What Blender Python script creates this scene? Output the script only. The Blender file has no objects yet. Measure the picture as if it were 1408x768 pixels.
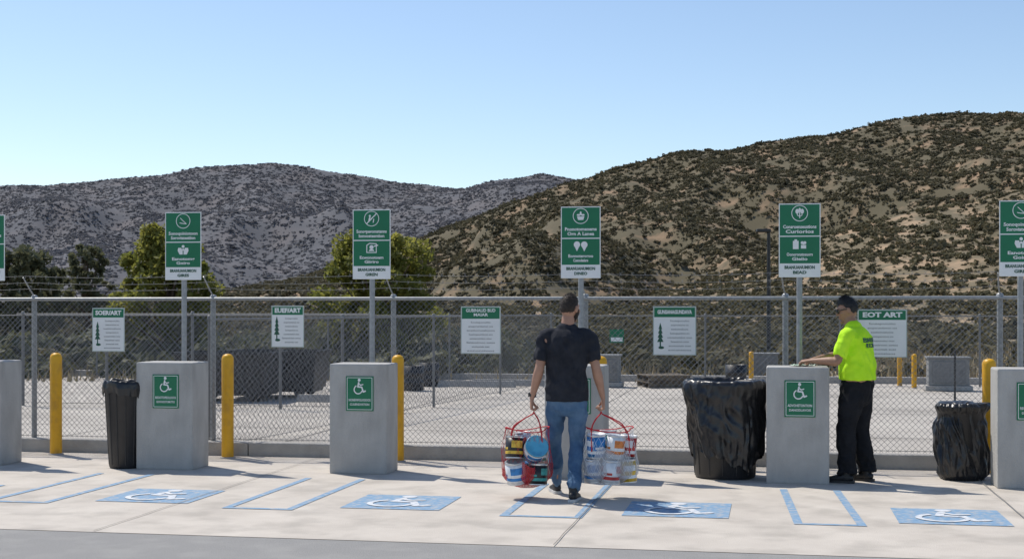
import bpy, bmesh, math, random
import numpy as np
from mathutils import Vector, Matrix, noise
from mathutils.bvhtree import BVHTree
random.seed(7); np.random.seed(7)
scene=bpy.context.scene
COL=scene.collection
R=math.radians
# ------------------------------------------------------------------ survey
F=1900.0; CH=1.63; HZ=426.0; CX=704.0
A=R(10.7); CA,SA=math.cos(A),math.sin(A)
OX,OY=2.68,12.96
def ground(px,py):
    D=F*CH/(py-HZ); return ((px-CX)/F*D, D)
def row(x,y):           # row coordinates -> world
    return (OX+x*CA+y*SA, OY-x*SA+y*CA)
def row_x(px,y):
    k=(px-CX)/F
    return (k*(OY+y*CA)-OX-y*SA)/(CA+k*SA)
def hgt(py,D): return CH-(py-HZ)/F*D
# ------------------------------------------------------------------ numpy noise
_rs=np.random.RandomState(3); _perm=np.tile(_rs.permutation(256),3); _g=_rs.normal(size=(256,3)); _g/=np.linalg.norm(_g,axis=1)[:,None]
def pn(P):
    P=np.asarray(P,float); I=np.floor(P).astype(int); f=P-I; I&=255; u=f*f*f*(f*(f*6-15)+10)
    r=np.zeros(len(P))
    for dx in (0,1):
        wx=u[:,0] if dx else 1-u[:,0]
        for dy in (0,1):
            wy=u[:,1] if dy else 1-u[:,1]
            for dz in (0,1):
                wz=u[:,2] if dz else 1-u[:,2]
                h=_perm[_perm[_perm[(I[:,0]+dx)&255]+((I[:,1]+dy)&255)]+((I[:,2]+dz)&255)]
                g=_g[h]; r+=wx*wy*wz*(g[:,0]*(f[:,0]-dx)+g[:,1]*(f[:,1]-dy)+g[:,2]*(f[:,2]-dz))
    return r*1.5
def fbm(P,o=4):
    P=np.asarray(P,float); r=0;a=1
    for i in range(o): r=r+a*pn(P*2.03**i+i*17.3); a*=.5
    return r
# ------------------------------------------------------------------ helpers
TS=bpy.data.scenes.new('workbench')
def evaluated_mesh(ob):
    TS.collection.objects.link(ob); vl=TS.view_layers[0]; vl.update(); dg=vl.depsgraph
    me=bpy.data.meshes.new_from_object(ob.evaluated_get(dg)); TS.collection.objects.unlink(ob); bpy.data.objects.remove(ob); return me
class MB:
    def __init__(s): s.v=[];s.f=[];s.m=[];s.sm=[];s.z=0.0
    def add(s,vs,fs,mat=0,smooth=False):
        o=len(s.v); s.v.extend([tuple(p) for p in vs])
        for f in fs: s.f.append([i+o for i in f]); s.m.append(mat); s.sm.append(smooth)
    def box(s,c,d,mat=0,M=None,bev=0.0):
        if bev>0:
            bm=bmesh.new(); bmesh.ops.create_cube(bm,size=1)
            for v in bm.verts: v.co=Vector((v.co.x*d[0],v.co.y*d[1],v.co.z*d[2]))
            bmesh.ops.bevel(bm,geom=list(bm.edges),offset=bev,segments=2,affect='EDGES',profile=.5)
            bm.verts.index_update()
            vs=[v.co.copy() for v in bm.verts]; fs=[[v.index for v in f.verts] for f in bm.faces]; bm.free()
        else:
            vs=[Vector((x*d[0]/2,y*d[1]/2,z*d[2]/2)) for x in(-1,1) for y in(-1,1) for z in(-1,1)]
            fs=[(0,1,3,2),(4,6,7,5),(0,4,5,1),(2,3,7,6),(0,2,6,4),(1,5,7,3)]
        if M is not None: vs=[M@v for v in vs]
        c=Vector(c); s.add([v+c for v in vs],fs,mat)
    def tube(s,pts,rad,n=10,mat=0,cap=True,smooth=True):
        pts=[Vector(p) for p in pts]
        if not hasattr(rad,'__len__'): rad=[rad]*len(pts)
        vs=[];fs=[]
        ref=None
        for i,p in enumerate(pts):
            t=(pts[min(i+1,len(pts)-1)]-pts[max(i-1,0)]).normalized()
            if ref is None: ref=Vector((1,0,0)) if abs(t.x)<.8 else Vector((0,1,0))
            a=(ref-t*ref.dot(t)).normalized(); b=t.cross(a); ref=a
            for k in range(n):
                q=2*math.pi*k/n; vs.append(p+a*math.cos(q)*rad[i]+b*math.sin(q)*rad[i])
        for i in range(len(pts)-1):
            for k in range(n):
                fs.append((i*n+k,i*n+(k+1)%n,(i+1)*n+(k+1)%n,(i+1)*n+k))
        s.add(vs,fs,mat,smooth)
        if cap:
            s.add(vs[:n],[list(range(n))[::-1]],mat); s.add(vs[-n:],[list(range(n))],mat)
    def lathe(s,prof,n=32,mat=0,c=(0,0,0),M=None,smooth=True):
        vs=[];fs=[];c=Vector(c)
        for (r,z) in prof:
            for k in range(n):
                q=2*math.pi*k/n; p=Vector((r*math.cos(q),r*math.sin(q),z))
                if M is not None: p=M@p
                vs.append(p+c)
        for i in range(len(prof)-1):
            for k in range(n): fs.append((i*n+k,i*n+(k+1)%n,(i+1)*n+(k+1)%n,(i+1)*n+k))
        s.add(vs,fs,mat,smooth)
    def flat(s,pts,mat=0,base=0.0,mode='wall'):
        s.z+=0.00015
        if mode=='wall': vs=[(p[0],base-s.z,p[1]) for p in pts]
        else: vs=[(p[0],p[1],base+s.z) for p in pts]
        s.add(vs,[list(range(len(pts)))],mat)
    def disk(s,c,r,mat=0,base=0,mode='wall',n=24,r2=None):
        if r2 is None: r2=r
        s.flat([(c[0]+r*math.cos(2*math.pi*k/n),c[1]+r2*math.sin(2*math.pi*k/n)) for k in range(n)],mat,base,mode)
    def stroke(s,pts,w,mat=0,base=0,mode='wall',round_=True):
        for (a,b) in zip(pts[:-1],pts[1:]):
            a=Vector(a);b=Vector(b);d=(b-a).normalized();n=Vector((-d.y,d.x))*w/2
            s.flat([a-n,b-n,b+n,a+n],mat,base,mode)
        if round_:
            for p in pts: s.disk(p,w/2,mat,base,mode,10)
    def ring(s,c,r,w,mat=0,base=0,mode='wall',a0=0,a1=360,n=36):
        s.z+=0.00015
        vs=[];fs=[]
        for k in range(n+1):
            q=R(a0+(a1-a0)*k/n)
            for rr in (r-w/2,r+w/2):
                x=c[0]+rr*math.cos(q);y=c[1]+rr*math.sin(q)
                vs.append((x,base-s.z,y) if mode=='wall' else (x,y,base+s.z))
        for k in range(n): fs.append((2*k,2*k+1,2*k+3,2*k+2))
        s.add(vs,fs,mat)
    def text(s,txt,c,size,mat=0,base=0,bold=0.0,width=None,mode='wall'):
        V,Fc,w=text_geo(txt,bold)
        k=size; kx=size
        if width: kx=width/max(w,.01)
        s.z+=0.00015
        if mode=='wall': vs=[(c[0]+x*kx,base-s.z,c[1]+y*k) for x,y in V]
        else: vs=[(c[0]+x*kx,c[1]+y*k,base+s.z) for x,y in V]
        s.add(vs,Fc,mat)
    def mesh(s,name,mats):
        me=bpy.data.meshes.new(name); me.from_pydata(s.v,[],s.f)
        for m in mats: me.materials.append(m)
        me.polygons.foreach_set('material_index',s.m); me.polygons.foreach_set('use_smooth',s.sm)
        me.update(); return me
_tc={}
def text_geo(txt,bold):
    key=(txt,bold)
    if key in _tc: return _tc[key]
    cu=bpy.data.curves.new('t','FONT'); cu.body=txt; cu.size=1; cu.align_x='CENTER'; cu.align_y='CENTER'; cu.resolution_u=2; cu.offset=bold
    me=evaluated_mesh(bpy.data.objects.new('t',cu))
    V=[(v.co.x,v.co.y) for v in me.vertices]; Fc=[list(p.vertices) for p in me.polygons]
    bpy.data.meshes.remove(me); bpy.data.curves.remove(cu)
    w=max(x for x,y in V)-min(x for x,y in V) if V else 1
    _tc[key]=(V,Fc,w); return _tc[key]
def link(name,data,parent=None,loc=(0,0,0),rotz=0,**kw):
    ob=bpy.data.objects.new(name,data); COL.objects.link(ob)
    ob.location=loc; ob.rotation_euler=(0,0,rotz)
    if parent: ob.parent=parent
    for k,v in kw.items(): ob[k]=v
    return ob
def thing(name,label,category,loc=(0,0,0),rotz=0,data=None,group=None):
    ob=link(name,data,None,loc,rotz,label=label,category=category)
    if group: ob['group']=group
    return ob
def part(parent,name,mb,mats,**kw):
    return link(name,mb.mesh(name,mats),parent,**kw)
def copy_thing(src,loc,rotz=None,label=None,scale=None):
    n=src.copy(); COL.objects.link(n); n.location=loc
    if rotz is not None: n.rotation_euler=(0,0,rotz)
    if label: n['label']=label
    if scale: n.scale=scale
    for ch in [o for o in src.children]:
        c=ch.copy(); COL.objects.link(c); c.parent=n
    return n
def np_mesh(name,V,Fa,mats,smooth=False):
    me=bpy.data.meshes.new(name); V=np.asarray(V,dtype=np.float32); Fa=np.asarray(Fa,dtype=np.int32)
    n,k=Fa.shape
    me.vertices.add(len(V)); me.vertices.foreach_set('co',V.ravel())
    me.loops.add(n*k); me.loops.foreach_set('vertex_index',Fa.ravel())
    me.polygons.add(n); me.polygons.foreach_set('loop_start',np.arange(0,n*k,k,dtype=np.int32))
    me.polygons.foreach_set('loop_total',np.full(n,k,dtype=np.int32))
    me.polygons.foreach_set('use_smooth',np.full(n,smooth,dtype=bool))
    for m in mats: me.materials.append(m)
    me.update(calc_edges=True); return me
# ------------------------------------------------------------------ materials
def pmat(name,c1,c2=None,scale=5,rough=.7,metal=0,bump=0,bscale=40,detail=5,lo=.35,hi=.65,spec=.5,stretch=None,c3=None,s3=.6,k3=.5,translucent=0,world=False,lo3=.48,hi3=.66,clear=0):
    m=bpy.data.materials.new(name); m.use_nodes=True; nt=m.node_tree; N=nt.nodes; L=nt.links
    b=N['Principled BSDF']; b.inputs['Roughness'].default_value=rough; b.inputs['Metallic'].default_value=metal
    b.inputs['Specular IOR Level'].default_value=spec
    mp=N.new('ShaderNodeMapping')
    if world: g=N.new('ShaderNodeNewGeometry'); L.new(g.outputs['Position'],mp.inputs[0])
    else: tc=N.new('ShaderNodeTexCoord'); L.new(tc.outputs['Object'],mp.inputs[0])
    if stretch: mp.inputs['Scale'].default_value=stretch
    if c2 is None: c2=tuple(x*.8 for x in c1)
    n=N.new('ShaderNodeTexNoise'); n.inputs['Scale'].default_value=scale; n.inputs['Detail'].default_value=detail; n.inputs['Roughness'].default_value=.65
    L.new(mp.outputs[0],n.inputs['Vector'])
    cr=N.new('ShaderNodeValToRGB'); cr.color_ramp.elements[0].position=lo; cr.color_ramp.elements[1].position=hi
    cr.color_ramp.elements[0].color=(*c1,1); cr.color_ramp.elements[1].color=(*c2,1); L.new(n.outputs['Fac'],cr.inputs[0])
    out=cr.outputs[0]
    if c3 is not None:
        n3=N.new('ShaderNodeTexNoise'); n3.inputs['Scale'].default_value=s3; n3.inputs['Detail'].default_value=8; L.new(mp.outputs[0],n3.inputs['Vector'])
        r3=N.new('ShaderNodeValToRGB'); r3.color_ramp.elements[0].position=lo3; r3.color_ramp.elements[1].position=hi3
        r3.color_ramp.elements[0].color=(0,0,0,1); r3.color_ramp.elements[1].color=(k3,k3,k3,1); L.new(n3.outputs['Fac'],r3.inputs[0])
        mx=N.new('ShaderNodeMix'); mx.data_type='RGBA'; L.new(r3.outputs[0],mx.inputs[0]); L.new(out,mx.inputs[6]); mx.inputs[7].default_value=(*c3,1)
        out=mx.outputs[2]
    L.new(out,b.inputs['Base Color'])
    if translucent or clear:
        tr=N.new('ShaderNodeBsdfTransparent' if clear else 'ShaderNodeBsdfTranslucent')
        if not clear: L.new(out,tr.inputs[0])
        ms=N.new('ShaderNodeMixShader'); ms.inputs[0].default_value=clear or translucent
        L.new(b.outputs[0],ms.inputs[1]); L.new(tr.outputs[0],ms.inputs[2]); L.new(ms.outputs[0],N['Material Output'].inputs[0])
    if bump:
        n2=N.new('ShaderNodeTexNoise'); n2.inputs['Scale'].default_value=bscale; n2.inputs['Detail'].default_value=6; L.new(mp.outputs[0],n2.inputs['Vector'])
        bp=N.new('ShaderNodeBump'); bp.inputs['Strength'].default_value=bump; bp.inputs['Distance'].default_value=.02
        L.new(n2.outputs['Fac'],bp.inputs['Height']); L.new(bp.outputs[0],b.inputs['Normal'])
    return m
M_apron=pmat('apron_concrete',(.50,.45,.39),(.60,.545,.475),scale=1.3,rough=.9,bump=.3,bscale=90,c3=(.33,.30,.26),s3=2.2,k3=.5,detail=9)
M_yard=pmat('yard_concrete',(.40,.365,.32),(.49,.45,.395),scale=.5,rough=.9,bump=.25,bscale=60,c3=(.26,.235,.205),s3=.35,k3=.65,detail=9,stretch=(1,1.6,1))
M_asph=pmat('asphalt',(.24,.235,.225),(.36,.35,.335),scale=120,rough=.95,bump=.6,bscale=160,c3=(.40,.385,.36),s3=3,k3=.4)
M_pillar=pmat('pillar_concrete',(.38,.37,.35),(.47,.46,.435),scale=3.5,rough=.88,bump=.4,bscale=70,c3=(.26,.25,.235),s3=2.5,k3=.65,stretch=(1,1,.5),detail=9)
M_curb=pmat('curb_concrete',(.33,.315,.29),(.43,.41,.38),scale=4,rough=.9,bump=.4,bscale=40)
M_joint=pmat('joint_filler',(.17,.16,.14),(.24,.22,.2),scale=30,rough=.95)
M_blue=pmat('blue_paint',(.15,.28,.43),(.22,.35,.49),scale=14,rough=.8,bump=.2,bscale=90,c3=(.45,.44,.42),s3=16,k3=.85,lo3=.46,hi3=.7)
M_wpaint=pmat('white_paint',(.70,.71,.72),(.60,.63,.66),scale=20,rough=.75,c3=(.36,.42,.5),s3=18,k3=.75)
M_green=pmat('sign_green',(.0,.145,.062),(.002,.165,.075),scale=3,rough=.4)
M_white=pmat('sign_white',(.82,.83,.82),(.76,.77,.76),scale=4,rough=.45)
M_ink=pmat('sign_ink',(.02,.10,.06),(.02,.09,.055),scale=4,rough=.5)
M_gray=pmat('sign_gray_ink',(.16,.17,.18),(.2,.21,.22),scale=4,rough=.5)
M_galv=pmat('galvanised_steel',(.27,.28,.285),(.36,.37,.375),scale=25,rough=.5,metal=.4)
M_galvd=pmat('weathered_steel',(.17,.17,.17),(.23,.23,.225),scale=25,rough=.6,metal=.3)
M_wire=pmat('fence_wire',(.15,.15,.15),(.24,.24,.24),scale=9,rough=.5,metal=.3)
M_yel=pmat('bollard_yellow',(.80,.42,.01),(.70,.35,.01),scale=6,rough=.45,c3=(.5,.26,.03),s3=9,k3=.5,bump=.1,bscale=30)
M_bin=pmat('bin_plastic',(.014,.014,.015),(.022,.022,.024),scale=8,rough=.45,bump=.1,bscale=60)
M_bag=pmat('bin_bag_film',(.009,.009,.010),(.015,.015,.017),scale=6,rough=.32,bump=.4,bscale=16,spec=.6)
M_blackm=pmat('black_metal',(.02,.02,.02),(.035,.035,.035),scale=9,rough=.5)
M_skin=pmat('skin',(.44,.245,.165),(.38,.20,.13),scale=14,rough=.55,bump=.1,bscale=120)
M_skin2=pmat('skin_tan',(.36,.20,.125),(.30,.16,.10),scale=14,rough=.55,bump=.1,bscale=120)
M_hair=pmat('hair',(.020,.013,.010),(.05,.035,.025),scale=60,rough=.7)
M_hair2=pmat('hair_black',(.007,.007,.008),(.02,.018,.017),scale=60,rough=.55)
M_shirt=pmat('charcoal_cotton',(.022,.024,.031),(.034,.036,.045),scale=10,rough=.95,bump=.35,bscale=220,spec=.2)
M_jean=pmat('blue_denim',(.05,.11,.21),(.09,.17,.285),scale=7,rough=.9,bump=.4,bscale=240,c3=(.18,.27,.38),s3=4,k3=.6,spec=.2)
M_viz=pmat('high_visibility_fabric',(.52,.92,.02),(.60,1.0,.04),scale=8,rough=.8,bump=.2,bscale=200,spec=.2)
M_pant=pmat('black_twill',(.010,.011,.014),(.018,.019,.023),scale=9,rough=.85,bump=.3,bscale=220,spec=.2)
M_shoe=pmat('shoe_leather',(.012,.012,.013),(.022,.022,.024),scale=20,rough=.5)
M_sole=pmat('shoe_sole',(.6,.6,.6),(.5,.5,.5),scale=20,rough=.7)
M_eye=pmat('eye_white',(.7,.68,.65),(.6,.58,.55),scale=20,rough=.3)
M_red=pmat('red_cord',(.60,.02,.03),(.48,.015,.02),scale=40,rough=.6)
M_redfilm=pmat('red_mesh_fabric',(.62,.02,.03),(.5,.015,.02),scale=40,rough=.5,clear=.45)
M_whfilm=pmat('pale_mesh_fabric',(.70,.70,.72),(.6,.6,.63),scale=40,rough=.4,clear=.6)
M_tin=pmat('tin_plate',(.55,.56,.57),(.68,.69,.7),scale=12,rough=.3,metal=.6)
M_bark=pmat('bark',(.09,.065,.045),(.16,.12,.09),scale=12,rough=.95,bump=.8,bscale=30,stretch=(1,1,.3))
M_leaf=pmat('leaf_yellow_green',(.15,.17,.035),(.33,.31,.07),scale=1.6,rough=.6,lo=.35,hi=.65,translucent=.6)
M_leaf2=pmat('leaf_olive',(.085,.095,.05),(.16,.16,.085),scale=1.0,rough=.7,lo=.3,hi=.7,translucent=.4)
# ------------------------------------------------------------------ world, sun, camera
S=Vector((-.46,.48,1.0)).normalized()
w=bpy.data.worlds.new('World'); scene.world=w; w.use_nodes=True
nt=w.node_tree; sky=nt.nodes.new('ShaderNodeTexSky'); sky.sky_type='NISHITA'; sky.sun_disc=False
sky.sun_elevation=math.asin(S.z); sky.sun_rotation=math.atan2(S.x,S.y); sky.altitude=500; sky.air_density=.95; sky.dust_density=.6; sky.ozone_density=1.3
bg=nt.nodes['Background']; bg.inputs[1].default_value=.145; nt.links.new(sky.outputs[0],bg.inputs[0])
sd=bpy.data.lights.new('sun','SUN'); sd.energy=4.2; sd.angle=R(.53); sd.color=(1,.945,.86)
so=bpy.data.objects.new('sun',sd); COL.objects.link(so); so.rotation_euler=S.to_track_quat('Z','Y').to_euler(); so.location=(-20,20,40)
cd=bpy.data.cameras.new('camera'); cd.lens=F/1408*36; cd.sensor_width=36; cd.shift_y=(HZ-384)/1408; cd.clip_end=8000; cd.clip_start=.1
co=bpy.data.objects.new('camera',cd); COL.objects.link(co); co.location=(0,0,CH); co.rotation_euler=(R(90),0,0); scene.camera=co
scene.view_settings.view_transform='Standard'; scene.view_settings.look='None'; scene.view_settings.exposure=0
# ------------------------------------------------------------------ ground
M_dirt=pmat('dry_ground',(.19,.15,.095),(.33,.26,.165),scale=.12,rough=1,bump=.6,bscale=2,c3=(.10,.095,.055),s3=.08,k3=.9,detail=10)
def sheet(name,x0,x1,y0,y1,z,mat,local=True,**kw):
    mb=MB(); mb.add([(x0,y0,0),(x1,y0,0),(x1,y1,0),(x0,y1,0)],[(0,1,2,3)])
    ob=link(name,mb.mesh(name,[mat]),None,(OX,OY,z) if local else (0,0,z),-A if local else 0,kind='structure'); return ob
sheet('ground',-3000,3000,-60,4000,-.03,M_dirt,False)
sheet('road',-60,60,-30,-3.81,-.003,M_asph)
mb=MB(); mb.add([(-60,1.5,0),(60,1.5,0),(60,18.5,0),(-60,18.5,0)],[(0,1,2,3)])
for q in range(-10,10): mb.flat([(q*3.1,1.6),(q*3.1+.02,1.6),(q*3.1+.02,18.4),(q*3.1,18.4)],1,.003,'floor')
for q in (5,9.2,13.5): mb.flat([(-50,q),(50,q),(50,q+.03),(-50,q+.03)],1,.003,'floor')
link('yard',mb.mesh('yard',[M_yard,M_joint]),None,(OX,OY,-.008),-A,kind='structure')
mb=MB(); mb.add([(-40,-3.81,0),(40,-3.81,0),(40,1.42,0),(-40,1.42,0)],[(0,1,2,3)])
for jx in (-11.9,-8.55,-5.15,-1.72,1.7,5.1,8.5):
    pts=[(jx+noise.noise(Vector((jx,i*.5,0)))*.012,-3.8+i*.2609) for i in range(21)]
    for a,b in zip(pts[:-1],pts[1:]): mb.flat([(a[0]-.004,a[1]),(a[0]+.004,a[1]),(b[0]+.004,b[1]),(b[0]-.004,b[1])],1,.0025,'floor')
mb.flat([(-40,.02),(40,.02),(40,.028),(-40,.028)],1,.0025,'floor')
link('pavement',mb.mesh('pavement',[M_apron,M_joint]),None,(OX,OY,0),-A,kind='structure')
mb=MB()
for i in range(-8,8): mb.box((i*3+1.5,1.50,.07),(2.992,.19,.16),0,bev=.015)
link('curb',mb.mesh('curb',[M_curb]),None,(OX,OY,0),-A,kind='structure')
mb=MB(); mb.box((0,18.6,.06),(110,.2,.16),0,bev=.02)
link('curb',mb.mesh('curb',[M_curb]),None,(OX,OY,0),-A,kind='structure')
# ------------------------------------------------------------------ painted bays
def bay(x0,x1,skew=0.0):
    mb=MB(); wd=.068; y0=-2.5;y1=-.42
    mb.add([(x0,y0,0),(x0+wd,y0,0),(x0+wd+skew,y1,0),(x0+skew,y1,0)],[(0,1,2,3)])
    mb.add([(x1-wd,y0,0),(x1,y0,0),(x1+skew,y1,0),(x1-wd+skew,y1,0)],[(0,1,2,3)])
    mb.add([(x0+wd,y0,0),(x1-wd,y0,0),(x1-wd,y0+wd,0),(x0+wd,y0+wd,0)],[(0,1,2,3)])
    link('bay_marking',mb.mesh('bay_marking',[M_blue]),None,(OX,OY,.004),-A,kind='structure')
for x0,x1,sk in ((-6.86,-6.25,0),(-4.69,-4.08,.0),(-2.36,-1.70,.0),(-.07,.47,-.1),(2.05,2.6,-.1)): bay(x0,x1,sk)
def wheelchair(mb,c,k,mat,base,mode):
    P=lambda x,y:(c[0]+x*k,c[1]+y*k)
    mb.disk(P(-.02,.40),.085*k,mat,base,mode,16)
    mb.stroke([P(-.05,.26),P(-.10,.02),P(.13,.0),P(.22,-.27),P(.34,-.22)],.085*k,mat,base,mode)
    mb.stroke([P(-.04,.2),P(.06,.11),P(.2,.15)],.06*k,mat,base,mode)
    mb.ring(P(-.08,-.14),.235*k,.065*k,mat,base,mode,115,345)
for cx in (-7.67,-5.5,-3.32,-.99,1.14,3.3):
    mb=MB(); h=.42
    mb.add([(-h,-h,0),(h,-h,0),(h,h,0),(-h,h,0)],[(0,1,2,3)]); mb.z=.003
    wheelchair(mb,(0,0),.78,1,0,'floor')
    X,Y=row(cx,-1.88); link('accessible_bay_marking',mb.mesh('accessible_bay_marking',[M_blue,M_wpaint]),None,(X,Y,.004),-A,kind='structure')
# ------------------------------------------------------------------ concrete pillars with plaques
plq=[("ADVOHETONTION","DANODLAVOIS"),("REOOTOPEOLOOO","GOOOOUTUMUTIO"),("NONEVRFOLVOIOOS","CUUENDVATION"),("ONEVROITOUO","GUGREIO")]
for k in range(6):
    X,Y=row((k-4)*2.117+{2:-.055,5:-.04}.get(k,0.0),0)
    t=thing('concrete_pillar','square grey concrete block pillar with green wheelchair plaque','pillar',(X,Y,0),-A,group='concrete pillars along the accessible bays')
    mb=MB(); mb.box((.0,.21,.545),({1:.62,2:.595}.get(k,.58),.42,1.10),0,bev=.016); part(t,'block',mb,[M_pillar])
    cx=.02 if k else .1
    mb=MB(); mb.box((cx,-.004,.80),(.285,.006,.345),0,bev=.0025)
    mb.stroke([(cx-.128,.642),(cx+.128,.642),(cx+.128,.958),(cx-.128,.958),(cx-.128,.642)],.005,1,-.0075,'wall',False)
    part(t,'plaque',mb,[M_green,M_white])
    mb=MB(); wheelchair(mb,(cx,.865),.175,0,-.0085,'wall')
    part(t,'wheelchair_symbol',mb,[M_white])
    a,b=plq[k%4]; mb=MB(); mb.text(a,(cx,.735),.034,0,-.0085,.02,.225); mb.text(b,(cx,.692),.030,0,-.0085,.02,.20)
    part(t,'lettering',mb,[M_white])
# ------------------------------------------------------------------ post signs
words=[("Sonoqoiniotoon","Soroviatestiion","Eanotomg","Goiro","BRANUANUMION","GIRES"),
 ("Sonogpevomstanns","Ionvostesntion","Ecwonotoam","Giiriro","BRANUANUMION","GIREN"),
 ("Pnonotomenems","Orn A Lanea","Eonnoterogoo","Cuenodeslere","BRANUANUMION","DINEO"),
 ("Consruenseustions","Curiorios","Oonoronstosuors","Gieiio","BRANUANUMION","BEAD")]
def icon_a(mb,k,c,r):
    x,y=c; mb.ring(c,r,.007,0,0)
    if k==0: mb.stroke([(x-.03,y+.03),(x+.035,y-.03)],.007); mb.stroke([(x-.035,y-.02),(x-.01,y-.025),(x+.03,y-.03)],.008)
    if k==1: mb.stroke([(x-.050,y-.050),(x+.050,y+.050)],.011); mb.disk((x-.018,y+.028),.011); mb.stroke([(x-.018,y+.010),(x-.026,y-.020)],.016); mb.stroke([(x+.018,y-.038),(x+.024,y-.005)],.010)
    if k==2: mb.flat([(x-.038,y-.005),(x+.038,y-.005),(x+.026,y-.040),(x-.026,y-.040)]); mb.disk((x-.022,y+.010),.018,r2=.010); mb.disk((x+.022,y+.010),.018,r2=.010); mb.disk((x,y+.026),.010,r2=.020)
    if k==3: mb.disk((x-.024,y+.018),.017,r2=.024); mb.disk((x+.024,y+.018),.017,r2=.024); mb.disk((x,y+.03),.012,r2=.022); mb.stroke([(x,y-.045),(x,y+.03)],.009); mb.stroke([(x-.024,y+.01),(x-.022,y-.02),(x,y-.03),(x+.022,y-.02),(x+.024,y+.01)],.007)
def icon_b(mb,k,c):
    x,y=c
    if k==0: mb.disk((x,y+.035),.016); mb.flat([(x-.055,y+.02),(x-.02,y+.02),(x-.005,y-.02),(x-.005,y-.05),(x-.04,y-.05),(x-.06,y-.01)]); mb.flat([(x+.055,y+.02),(x+.06,y-.01),(x+.04,y-.05),(x+.005,y-.05),(x+.005,y-.02),(x+.02,y+.02)]); mb.disk((x,y),.012)
    if k==1: mb.stroke([(x-.05,y-.045),(x+.05,y-.045),(x+.05,y+.045),(x-.02,y+.05),(x-.05,y+.03),(x-.05,y-.045)],.009); mb.disk((x,y+.01),.022); mb.flat([(x-.03,y-.03),(x+.03,y-.03),(x+.018,y-.012),(x-.018,y-.012)]); mb.stroke([(x+.03,y+.02),(x+.065,y+.03)],.012)
    if k==2: mb.disk((x-.038,y+.018),.032); mb.disk((x+.036,y+.016),.033); mb.flat([(x-.064,y+.005),(x-.012,y+.005),(x-.038,y-.05)]); mb.flat([(x+.009,y+.002),(x+.063,y+.002),(x+.036,y-.052)])
    if k==3:
        mb.flat([(x-.065,y-.045),(x-.01,y-.045),(x-.01,y+.035),(x-.065,y+.035)]); mb.flat([(x-.05,y+.035),(x-.025,y+.035),(x-.025,y+.05),(x-.05,y+.05)])
        mb.flat([(x+.012,y-.04),(x+.062,y-.04),(x+.062,y-.005),(x+.012,y-.005)]); mb.disk((x+.025,y+.016),.015); mb.disk((x+.049,y+.016),.015); mb.flat([(x+.010,y+.012),(x+.037,y-.004),(x+.064,y+.012)])
for px,k,i in ((-17,3,0),(252,0,1),(511,1,2),(798.5,2,3),(1099.5,3,4),(1404,0,5)):
    lx=row_x(px,.56); X,Y=row(lx,.56)
    t=thing('post_sign','tall green and white pictogram sign on galvanised post','sign',(X,Y,0),-A+R(3),group='green pictogram signs on posts behind the pillars')
    mb=MB(); mb.tube([(0,.028,0),(0,.028,2.60)],.028,12); mb.lathe([(.07,0),(.07,.012),(.03,.014)],16,c=(0,.028,0)); part(t,'post',mb,[M_galv])
    mb=MB(); mb.box((0,0,2.31),(.40,.005,.72),0,bev=.002)
    mb.flat([(-.191,2.356),(.191,2.356),(.191,2.660),(-.191,2.660)],1,-.003); mb.flat([(-.191,2.085),(.191,2.085),(.191,2.345),(-.191,2.345)],1,-.003)
    mb.box((0,.012,2.5),(.10,.02,.03),2); mb.box((0,.012,2.1),(.10,.02,.03),2)
    part(t,'panel',mb,[M_white,M_green,M_galv])
    mb=MB(); mb.z=.0042; icon_a(mb,k,(0,2.575),.076); part(t,'pictogram',mb,[M_white])
    mb=MB(); mb.z=.0042; icon_b(mb,k,(0,2.270)); part(t,'pictogram',mb,[M_white])
    W=words[k]; mb=MB(); mb.z=.0042
    mb.text(W[0],(0,2.442),.046,0,0,.03,.32); mb.text(W[1],(0,2.395),.046,0,0,.03,.27)
    mb.text(W[2],(0,2.172),.042,0,0,.03,.25); mb.text(W[3],(0,2.128),.042,0,0,.03,.15)
    mb.text(W[4],(0,2.045),.042,1,0,.04,.29); mb.text(W[5],(0,1.996),.040,1,0,.04,.13)
    part(t,'lettering',mb,[M_white,M_ink])
# ------------------------------------------------------------------ fences
def chain_link(x0,x1,z0,z1,pitch=.078,r=.0019,y=0):
    V=[];Fq=[];H=z1-z0
    def wire(a,b,yy):
        o=len(V); d=Vector((b[0]-a[0],b[1]-a[1])).normalized(); n=Vector((-d.y,d.x))
        for p in (a,b):
            V.append((p[0]+n.x*r,yy,p[1]+n.y*r)); V.append((p[0]-n.x*r*.5,yy+r*.87,p[1]-n.y*r*.5)); V.append((p[0]-n.x*r*.5,yy-r*.87,p[1]-n.y*r*.5))
        for k in range(3): Fq.append((o+k,o+(k+1)%3,o+3+(k+1)%3,o+3+k))
    x=x0-H*1.0
    while x<x1:
        for sgn in (1,-1):
            a=max(x,x0); za=z0+(a-x); b=min(x+H,x1); zb=z0+(b-x)
            if zb-za>.01:
                if sgn==1: wire((a,za),(b,zb),y-.003)
                else: wire((a,z0+z1-za),(b,z0+z1-zb),y+.003)
        x+=pitch
    return V,Fq
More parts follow.
